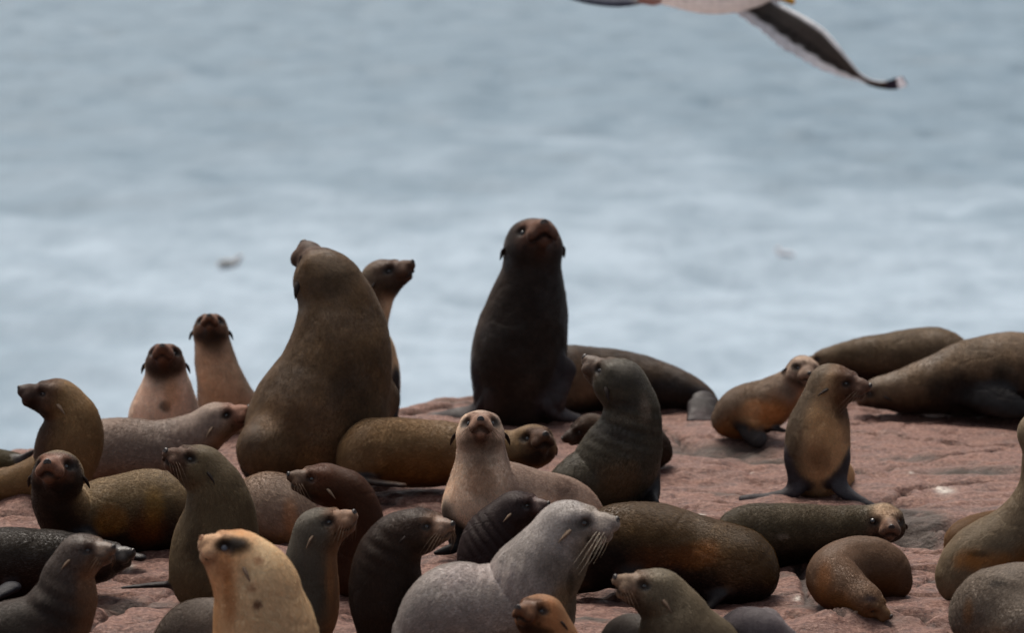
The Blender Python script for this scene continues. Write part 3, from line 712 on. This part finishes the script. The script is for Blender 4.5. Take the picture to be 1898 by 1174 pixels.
seal('dark olive seal lying flat under the sitting seal, pale face to the camera', (1500, 1046),
     [(1634, 972, 34), (1598, 978, 40), (1540, 984, 47), (1465, 988, 56), (1400, 986, 53), (1368, 982, 36)], (1639, 970, 37, (.08, -.95, .12)),
     back=(92, 82, 66), belly=(44, 36, 28), face=(118, 82, 62), K=dict(eyer=1.2, earl=1.0, chin=.7), patches=[(1640, 940, 34, (168, 142, 116), .7), (1450, 998, 10, (150, 140, 128), .6, (1.4, .7))], griz=.2)
seal('big dark chocolate seal sprawled behind the silver seal, orange flank and rounded rump', (1210, 1104),
     [(1090, 1040, 46), (1135, 1015, 74), (1200, 1018, 85), (1280, 1034, 80), (1348, 1050, 72, -.06), (1385, 1062, 50, -.1)], (1098, 1055, 42, (-.7, -.45, -.2)),
     [([(1170, 1060, 22, -.15), (1180, 1085, 16, -.2)], (0, -1, .2), 1.8), ([(1330, 1105, 20, -.2), (1318, 1122, 14, -.22)], UPZ, 2)],
     back=(90, 70, 46), belly=(34, 24, 20), bul=[(1362, 1056, 74, -.08)], dorsal=(0, .45, .9), flip=(30, 26, 27), wet=.1,
     patches=[(1292, 1030, 38, (150, 96, 50), .5, (1.3, .7)), (1235, 1040, 46, (112, 70, 40), .5, (1.8, .6)), (1130, 1050, 60, (28, 22, 20), .8, (1, 1)), (1380, 1050, 44, (112, 86, 60), .5)], whisk=0)
seal('curled brown seal asleep with closed eyes on bare rock', (1590, 1148),
     [(1598, 1110, 34, .0), (1570, 1098, 44, .05), (1545, 1075, 50, .16), (1570, 1055, 54, .28), (1628, 1053, 55, .34), (1658, 1072, 34, .34)], (1602, 1116, 32, (.78, -.42, -.36), -.03, (-.15, -.35, 1)),
     back=(122, 98, 80), belly=(118, 84, 56), dorsal=(.2, .3, 1), face=(136, 100, 62), ear='p', K=dict(eyer=.5, chin=.1), patches=[(1525, 1075, 36, (150, 100, 54), .6, (.6, 1.6)), (1560, 1130, 30, (140, 92, 44), .5), (1620, 1108, 13, (70, 62, 66), .8, (1.4, .7))])
seal('brown back lying behind the long necked seal at the right edge', (1820, 1028),
     [(1905, 990, 38), (1840, 987, 38), (1790, 1000, 36), (1768, 1012, 20)], None, back=(134, 104, 74), belly=(84, 64, 48))
seal('long necked seal stretching up out of the right edge, orange flank', (1810, 1118),
     [(1936, 802, 38), (1934, 850, 38), (1930, 910, 44), (1892, 985, 60), (1820, 1040, 68), (1790, 1068, 56)], (1928, 800, 40, (.8, -.3, .35)),
     back=(136, 120, 98), belly=(150, 104, 56), dorsal=(-.75, 0, .7), patches=[(1815, 1038, 40, (176, 116, 44), .7, (1.3, .6)), (1812, 1026, 12, (60, 44, 30), .7, (2, .6)), (1830, 985, 44, (136, 122, 102), .6)])
seal('dark grey rump between the long necked seal and the corner seal at right', (1905, 1085),
     [(1895, 1040, 50), (1935, 1035, 62, .05), (1990, 1040, 50, .1)], None, back=(96, 84, 72), belly=(70, 60, 52))
seal('grey seal with its back to the camera in the bottom right corner', (1850, 1220),
     [(1835, 1140, 76), (1858, 1135, 84), (1930, 1130, 86, .1), (2010, 1130, 70, .15)], None, bul=[(1888, 1180, 70, -.12)], back=(120, 110, 100), belly=(140, 100, 64),
     patches=[(1842, 1082, 16, (46, 40, 38), .75, (1.6, .5)), (1790, 1140, 22, (150, 106, 60), .5, (.6, 1.6))], griz=.35)
seal('dark wet seal sprawled at the left edge with its snout showing past its neighbour', (60, 1114),
     [(182, 1042, 37), (135, 1042, 50), (70, 1046, 65), (0, 1050, 70), (-80, 1060, 52)], (184, 1040, 37, (.84, -.25, .30)),
     [([(20, 1090, 20, -.2), (-20, 1112, 12, -.3)], UPZ, 2)],
     back=(58, 52, 46), belly=(48, 28, 20), dorsal=(0, .4, .9), wet=.8, face=(66, 54, 46), flip=(40, 40, 46), K=dict(chin=.95, mouth=1), whisk=0)
seal('brown necked seal sitting back to the camera in the left centre, snout turned left', (395, 1122),
     [(380, 874, 41), (400, 906, 52), (408, 960, 66), (400, 1020, 80), (393, 1066, 78), (392, 1090, 62, .1)], (372, 868, 43, (-.70, -.38, .46)),
     [([(340, 1085, 16, 0), (290, 1085, 11, 0), (228, 1090, 5, 0)], UPZ, 2)],
     back=(112, 98, 76), belly=(132, 112, 86), dorsal=(.4, -1, .2), face=(96, 66, 54), patches=[(362, 1015, 36, (60, 50, 42), .5, (.7, 1.2))], whisk=1, K=dict(chin=.4, wl=.7), ear='d')
seal('chestnut brown seal arching its neck, snout to the left in the centre left', (655, 1106),
     [(608, 900, 37), (644, 916, 41), (666, 958, 43), (662, 1010, 43), (655, 1065, 44)], (603, 898, 38, (-.86, -.25, .30)),
     back=(84, 54, 38), belly=(78, 48, 30), dorsal=(.9, .1, .5), face=(116, 88, 66), ear='p', whisk=1, K=dict(chin=.7, wl=.7), patches=[(600, 870, 30, (104, 60, 38), .4)])
seal('slate purple seal tucked between the cream seal and the silver seal, nose up right', (925, 1068),
     [(952, 950, 33), (926, 974, 43), (906, 1006, 52), (900, 1042, 52), (935, 1062, 42, .02)], (955, 944, 35, (.86, -.30, .22)),
     back=(70, 58, 58), belly=(56, 44, 44), dorsal=(-.8, -.2, .5), wet=.55, griz=.3, face=(92, 66, 60), ear='p', folds=[(935, 985, 60, (.8, 0, .6), .032, .005)], whisk=0)
seal('dark brown seal with whiskered snout turned right, left of the silver seal', (725, 1200),
     [(772, 988, 41), (738, 1002, 50), (716, 1050, 63), (718, 1105, 70), (725, 1150, 66)], (776, 984, 41, (.74, -.48, .26)),
     back=(60, 46, 38), belly=(78, 52, 36), dorsal=(-.7, -.5, .3), wet=.3, griz=.3, face=(140, 104, 78), whisk=1, K=dict(chin=.3, bw=1.08, wl=.9), folds=[(735, 1010, 60, (.5, 0, 1), .05, .004)],
     ear='d')
seal('grey green seal gazing up right between gold and chestnut neighbours', (580, 1186),
     [(588, 990, 41), (578, 1030, 46), (578, 1080, 48), (574, 1130, 52), (560, 1165, 50)], (590, 985, 42, (.76, -.24, .46)),
     back=(112, 106, 96), belly=(176, 134, 96), dorsal=(-.9, -.3, .2), face=(142, 104, 78), ear='p', whisk=1, K=dict(chin=.25, wl=.7), patches=[(618, 1080, 20, (190, 142, 96), .6, (.5, 3))])
seal('silver grey maned seal with long white whiskers, largest in the foreground', (900, 1232),
     [(1050, 984, 50), (1022, 1030, 69), (986, 1080, 84), (960, 1120, 86), (900, 1136, 90), (838, 1141, 91), (795, 1180, 70)], (1048, 978, 51, (.92, -.26, .20)),
     [([(1000, 1160, 34, -.05), (1010, 1200, 26, -.05), (1020, 1232, 22, -.08)], (-.4, -1, 0), 1.7)],
     back=(152, 146, 143), belly=(132, 118, 100), dorsal=(-.6, -.15, .75), face=(150, 138, 130), griz=.35, ear='p', K=dict(chin=.15, wl=1.0, wr=1.2, ex=.35, ez=.1), whisk=2, vox=.0058,
     bul=[(990, 1140, 78, .02)], folds=[(930, 1050, 50, (1, 0, -.2), .04, .005)],
     patches=[(1035, 1055, 38, (112, 104, 94), .5, (.9, 1)), (1062, 1085, 20, (58, 50, 42), .6, (.5, 1.8)), (1050, 1120, 30, (150, 128, 98), .6, (.8, 1.6)), (1068, 975, 26, (96, 90, 86), .6), (880, 1060, 60, (176, 166, 166), .5, (1.6, .8))])
seal('grey hump of a lying seal at the bottom, left of the gold seal', (370, 1250),
     [(340, 1196, 56, .05), (375, 1182, 70), (440, 1195, 72, .08), (520, 1210, 50, .1)], None, back=(122, 112, 104), belly=(90, 78, 68), griz=.3)
seal('mottled dark seal in the bottom left corner, profile to the right', (90, 1265),
     [(148, 1032, 37), (128, 1068, 46), (118, 1120, 60), (80, 1170, 72), (0, 1205, 84)], (149, 1029, 39, (.80, -.42, .28)),
     back=(86, 76, 70), belly=(138, 108, 84), dorsal=(-.9, -.3, .4), face=(104, 82, 66), wet=.4, griz=.35, ear='p', whisk=1, K=dict(chin=.2, wl=.7),
     patches=[(88, 1120, 30, (40, 34, 32), .6), (155, 1090, 20, (130, 100, 80), .5, (.6, 1.4)), (20, 1150, 60, (50, 46, 40), .6), (120, 1150, 30, (44, 38, 36), .5)], folds=[(110, 1120, 60, (.4, 0, 1), .06, .005)])
seal('grey seal at the bottom with pointed snout raised to the left', (1290, 1275),
     [(1226, 1106, 45), (1250, 1144, 60), (1268, 1190, 76), (1330, 1215, 62, .08), (1400, 1222, 50, .1)], (1221, 1101, 46, (-.85, -.22, .38)),
     back=(116, 106, 88), belly=(104, 92, 76), dorsal=(.8, -.1, .6), face=(136, 108, 84), ear='p', whisk=1, K=dict(chin=.35, sn=1.05, wl=.7), folds=[(1240, 1150, 40, (1, 0, .2), .05, .004)])
seal('small grey rump under the chin of the snout-raised seal at the bottom', (1165, 1262),
     [(1170, 1200, 60, .1), (1230, 1205, 60, .15), (1290, 1210, 40, .2)], None, back=(104, 98, 94), belly=(80, 72, 68))
seal('blue grey back of a seal at the bottom, right of the snout-raised seal', (1400, 1245),
     [(1360, 1190, 44, .05), (1392, 1174, 50), (1440, 1200, 44, .05)], None, bul=[(1418, 1160, 32, .12)], back=(124, 118, 122), belly=(100, 88, 80))
seal('golden blond seal with a cloudy eye, closest at the bottom left centre', (480, 1340),
     [(454, 1042, 50), (474, 1078, 72), (482, 1130, 86), (493, 1190, 98), (505, 1270, 104)], (446, 1040, 53, (-.66, -.20, .46)),
     back=(200, 176, 140), belly=(184, 150, 108), dorsal=(.7, -.4, .6), face=(186, 140, 96), mask=(198, 156, 112), bul=[(432, 1072, 34, -.02), (424, 1046, 34)], K=dict(wm=.25, nose=1, blind=1, eyer=1.25, chin=.1, sn=.80, bw=1.2), ear='p', vox=.006,
     patches=[(434, 1005, 19, (26, 20, 18), .97, (1.7, 1)), (410, 1045, 24, (150, 96, 56), .6, (.7, 1.4)), (480, 1036, 14, (140, 84, 44), .6), (480, 1116, 9, (96, 50, 34), .8), (465, 1086, 12, (140, 92, 60), .5), (420, 1110, 30, (176, 118, 62), .6, (.6, 2))])
seal('little tan seal poking its dark muzzle up at the bottom centre', (1010, 1300),
     [(1006, 1150, 41), (1022, 1192, 50), (1030, 1245, 58)], (1003, 1145, 42, (-.52, -.74, .42)),
     back=(160, 124, 92), belly=(176, 126, 84), dorsal=(.3, .8, .3), face=(104, 68, 46), K=dict(chin=.95, eyer=.95), vox=.006)

# ------------------------------------------------------------------ the flying gull
def gull():
    Y0 = 9.0
    root = bpy.data.objects.new('flying_gull', None); COL.objects.link(root); p0 = at(1310, -10, Y0); root.location = p0
    root['label'] = 'white gull with dark wings gliding across the top edge'; root['category'] = 'gull'
    def P(x, y, r, dy=0):
        p = at(x, y, Y0+dy); return [*p, r*scl(0, p)]
    gm, t, b = newmat('gull_feather'); b.inputs['Roughness'].default_value = .75
    tr = N(t, 'ShaderNodeBsdfTranslucent'); mx = N(t, 'ShaderNodeMixShader'); mx.inputs[0].default_value = .5
    ou = t.nodes['Material Output']; t.links.new(b.outputs[0], mx.inputs[1]); t.links.new(tr.outputs[0], mx.inputs[2]); t.links.new(mx.outputs[0], ou.inputs[0])
    at_ = N(t, 'ShaderNodeAttribute', attribute_name='coat'); tc = N(t, 'ShaderNodeTexCoord')
    n = N(t, 'ShaderNodeTexNoise', Scale=60.0, Detail=4.0); t.links.new(tc.outputs['Object'], n.inputs['Vector'])
    gc = mix(t, 1.0, at_.outputs['Color'], mapr(t, n.outputs[0], .3, .7, .85, 1.12), 'MULTIPLY'); t.links.new(gc, b.inputs['Base Color']); t.links.new(gc, tr.inputs[0])
    bp = N(t, 'ShaderNodeBump', Strength=.4, Distance=.003); t.links.new(n.outputs[0], bp.inputs['Height']); t.links.new(bp.outputs[0], b.inputs['Normal'])
    body = Chain([P(1195, -14, 14, .05), P(1240, -16, 26, .03), P(1300, -20, 44), P(1350, -22, 46, -.02), P(1400, -24, 36, -.04), P(1424, -26, 31, -.05), P(1440, -22, 24, -.06)])
    f = lambda p: body.ev(p)
    A = body.n; lo = (A[:, :3]-A[:, 3:]).min(0)-.02; hi = (A[:, :3]+A[:, 3:]).max(0)+.02
    V, Q = surface(f, lo, hi, .005)
    me = mesh_from('body', V-p0, Q); setcol(me, 'coat', np.tile(np.array([[.86, .82, .81]]), (len(V), 1))); link('body', me, gm, root)
    bk = Chain([P(1440, -16, 12, -.06), P(1455, -6, 9, -.08), P(1468, 2, 6, -.09)]); A = bk.n
    V, Q = surface(bk.ev, (A[:, :3]-A[:, 3:]).min(0)-.01, (A[:, :3]+A[:, 3:]).max(0)+.01, .002)
    link('beak', mesh_from('beak', V-p0, Q), plain('yellow_beak', (226, 160, 50), .4), root)
    for s in (-1, 1):
        V, Q = ball(.004); c = at(1436, -30, Y0-.06+s*.03); link('eye', mesh_from('eye', V+c-p0, Q), EYE, root)
        ft = Chain([P(1190, -6+3*s, 9, .02*s), P(1210, -1+3*s, 8, .02*s), P(1222, 0+2*s, 5, .02*s)]); A = ft.n
        V, Q = surface(ft.ev, (A[:, :3]-A[:, 3:]).min(0)-.01, (A[:, :3]+A[:, 3:]).max(0)+.01, .003)
        link('foot', mesh_from('foot', V-p0, Q), plain('pink_foot', (190, 150, 140), .5), root)
    # tail: flat fan
    tl = Chain([P(1205, -6, 18, .04), P(1150, 0, 22, .05), P(1095, -3, 18, .06), P(1056, -7, 8, .06)], 4, (0, -.45, 1), 2.6); A = tl.n
    V, Q = surface(tl.ev, (A[:, :3]-A[:, 3:]).min(0)-.01, (A[:, :3]+A[:, 3:]).max(0)+.01, .004)
    me = mesh_from('tail', V-p0, Q); tx = sstep(1190, 1160, 949+V[:, 0]/V[:, 1]*FPX*CT)[:, None]
    setcol(me, 'coat', np.array([[.62, .60, .60]])*(1-tx)+np.array([[.11, .12, .17]])*tx); link('tail', me, gm, root)
    # wing sections: leading px, trailing px, depth of leading, depth of trailing
    def wing(secs, nm):
        secs = np.array(secs, float); m = 60; S = []
        u = np.linspace(0, len(secs)-1, m)
        sec = catmull(np.hstack([secs, np.zeros((len(secs), 1))]) if secs.shape[1] < 4 else secs, 10) if False else None
        out = np.stack([np.interp(u, range(len(secs)), secs[:, k]) for k in range(6)], -1)
        for _ in range(3): out[1:-1] = (out[:-2]+2*out[1:-1]+out[2:])/4
        nc = 28; V = []; Cc = []
        for i, (lx, ly, tx_, ty, ld, td) in enumerate(out):
            a = at(lx, ly, Y0+ld); b_ = at(tx_, ty, Y0+td); ch = b_-a
            span = nrm(at(*out[min(i+1, m-1)][:2], Y0+out[min(i+1, m-1)][4])-at(*out[max(i-1, 0)][:2], Y0+out[max(i-1, 0)][4]))
            nn = nrm(np.cross(span, ch)); sp = i/(m-1)
            for side in (1, -1):
                for k in range(nc):
                    c = k/(nc-1) if side > 0 else 1-k/(nc-1)
                    feather = 0
                    if c > .6: feather = (c-.6)*.22*((sp*26) % 1)*(sp < .8)
                    th = .05*math.sqrt(max(c, 0))*(1-c)*1.6*np.linalg.norm(ch)+.0007
                    camber = .06*math.sin(math.pi*c)*np.linalg.norm(ch)
                    V.append(a+ch*(c*(1-feather*.7))+nn*(camber+side*th))
                    w1 = float(sstep(.13, .07, c)*(sp < .80)); w2 = float(sstep(.70-.05*math.sin(sp*90), .78, c)*sstep(.72, .6, sp))
                    dk = np.array([.11, .092, .08])*(1 if c < .5 else .55)*(1-.35*(abs(math.sin(sp*34*math.pi)) < .35)*(c > .45))
                    col = dk*(1-max(w1, w2))+np.array([.9, .9, .92])*max(w1, w2)
                    if sp > .80: col = np.array([.05, .05, .085])
                    if sp > .91: col = np.array([.8, .8, .84])
                    if sp > .985: col = np.array([.06, .06, .1])
                    Cc.append(col)
        K_ = 2*nc; ii = np.arange(m*K_).reshape(m, K_)
        Q = np.stack([ii[:-1], np.roll(ii, -1, 1)[:-1], np.roll(ii, -1, 1)[1:], ii[1:]], -1).reshape(-1, 4)
        me = mesh_from(nm, np.array(V)-p0, Q); setcol(me, 'coat', np.array(Cc)); link(nm, me, gm, root)
    wing([(1424, -14, 1330, 8, -.04, .02), (1440, 4, 1372, 30, -.10, -.02), (1488, 28, 1412, 60, -.2, -.08), (1508, 40, 1446, 88, -.26, -.12), (1530, 55, 1480, 108, -.3, -.18), (1556, 86, 1522, 130, -.36, -.24), (1576, 112, 1560, 144, -.38, -.3),
          (1594, 136, 1592, 149, -.40, -.36), (1612, 147, 1606, 156, -.42, -.38), (1630, 151, 1626, 163, -.42, -.38), (1650, 149, 1650, 166, -.42, -.38), (1662, 143, 1668, 164, -.42, -.38), (1672, 141, 1682, 157, -.42, -.38)], 'wing')
    wing([(1420, -30, 1330, -24, .04, .0), (1410, -80, 1310, -60, .12, .1), (1400, -150, 1290, -110, .25, .2), (1370, -210, 1270, -160, .4, .36), (1330, -260, 1250, -220, .5, .46), (1270, -300, 1230, -270, .6, .56), (1200, -330, 1180, -315, .65, .62)], 'wing')
gull()

# ------------------------------------------------------------------ gulls resting on the water far out
def far_bird(px, py, s, col, col2, label, yaw):
    a = TH+math.atan((py-587)/FPX); Yd = (H-SEA-.15)/math.tan(a); p0 = at(px, py, Yd)
    root = bpy.data.objects.new('resting_gull', None); COL.objects.link(root); root.location = p0
    root['label'] = label; root['category'] = 'gull'; root['group'] = 'gulls resting on the sea far out'
    body = Chain([[-.34*s, 0, .04*s, .03*s], [-.18*s, 0, 0, .10*s], [.06*s, 0, -.01*s, .15*s], [.22*s, 0, .06*s, .10*s], [.27*s, 0, .20*s, .07*s], [.33*s, 0, .24*s, .06*s], [.42*s, 0, .22*s, .015*s]])
    A = body.n
    V, Q = surface(body.ev, (A[:, :3]-A[:, 3:]).min(0)-.03, (A[:, :3]+A[:, 3:]).max(0)+.03, .016*s)
    link('body', mesh_from('body', V, Q), plain('far_gull_body', col, .8, .2), root)
    for k in (-1, 1):
        wg = Chain([[.12*s, k*.10*s, .05*s, .09*s], [-.1*s, k*.11*s, .07*s, .09*s], [-.32*s, k*.07*s, .08*s, .03*s]], 4, (0, -k, .4), 2.0); A = wg.n
        V, Q = surface(wg.ev, (A[:, :3]-A[:, 3:]).min(0)-.03, (A[:, :3]+A[:, 3:]).max(0)+.03, .016*s)
        link('wing', mesh_from('wing', V, Q), plain('far_gull_wing', col2, .8, .2), root)
    root.rotation_euler.z = R(yaw)
far_bird(425, 492, .62, (200, 196, 194), (168, 162, 156), 'blurred brownish gull on the sea above the two slim seals at left', 20)
far_bird(1455, 474, .50, (214, 208, 208), (205, 205, 210), 'blurred whitish gull on the sea at right, barely visible', 150)
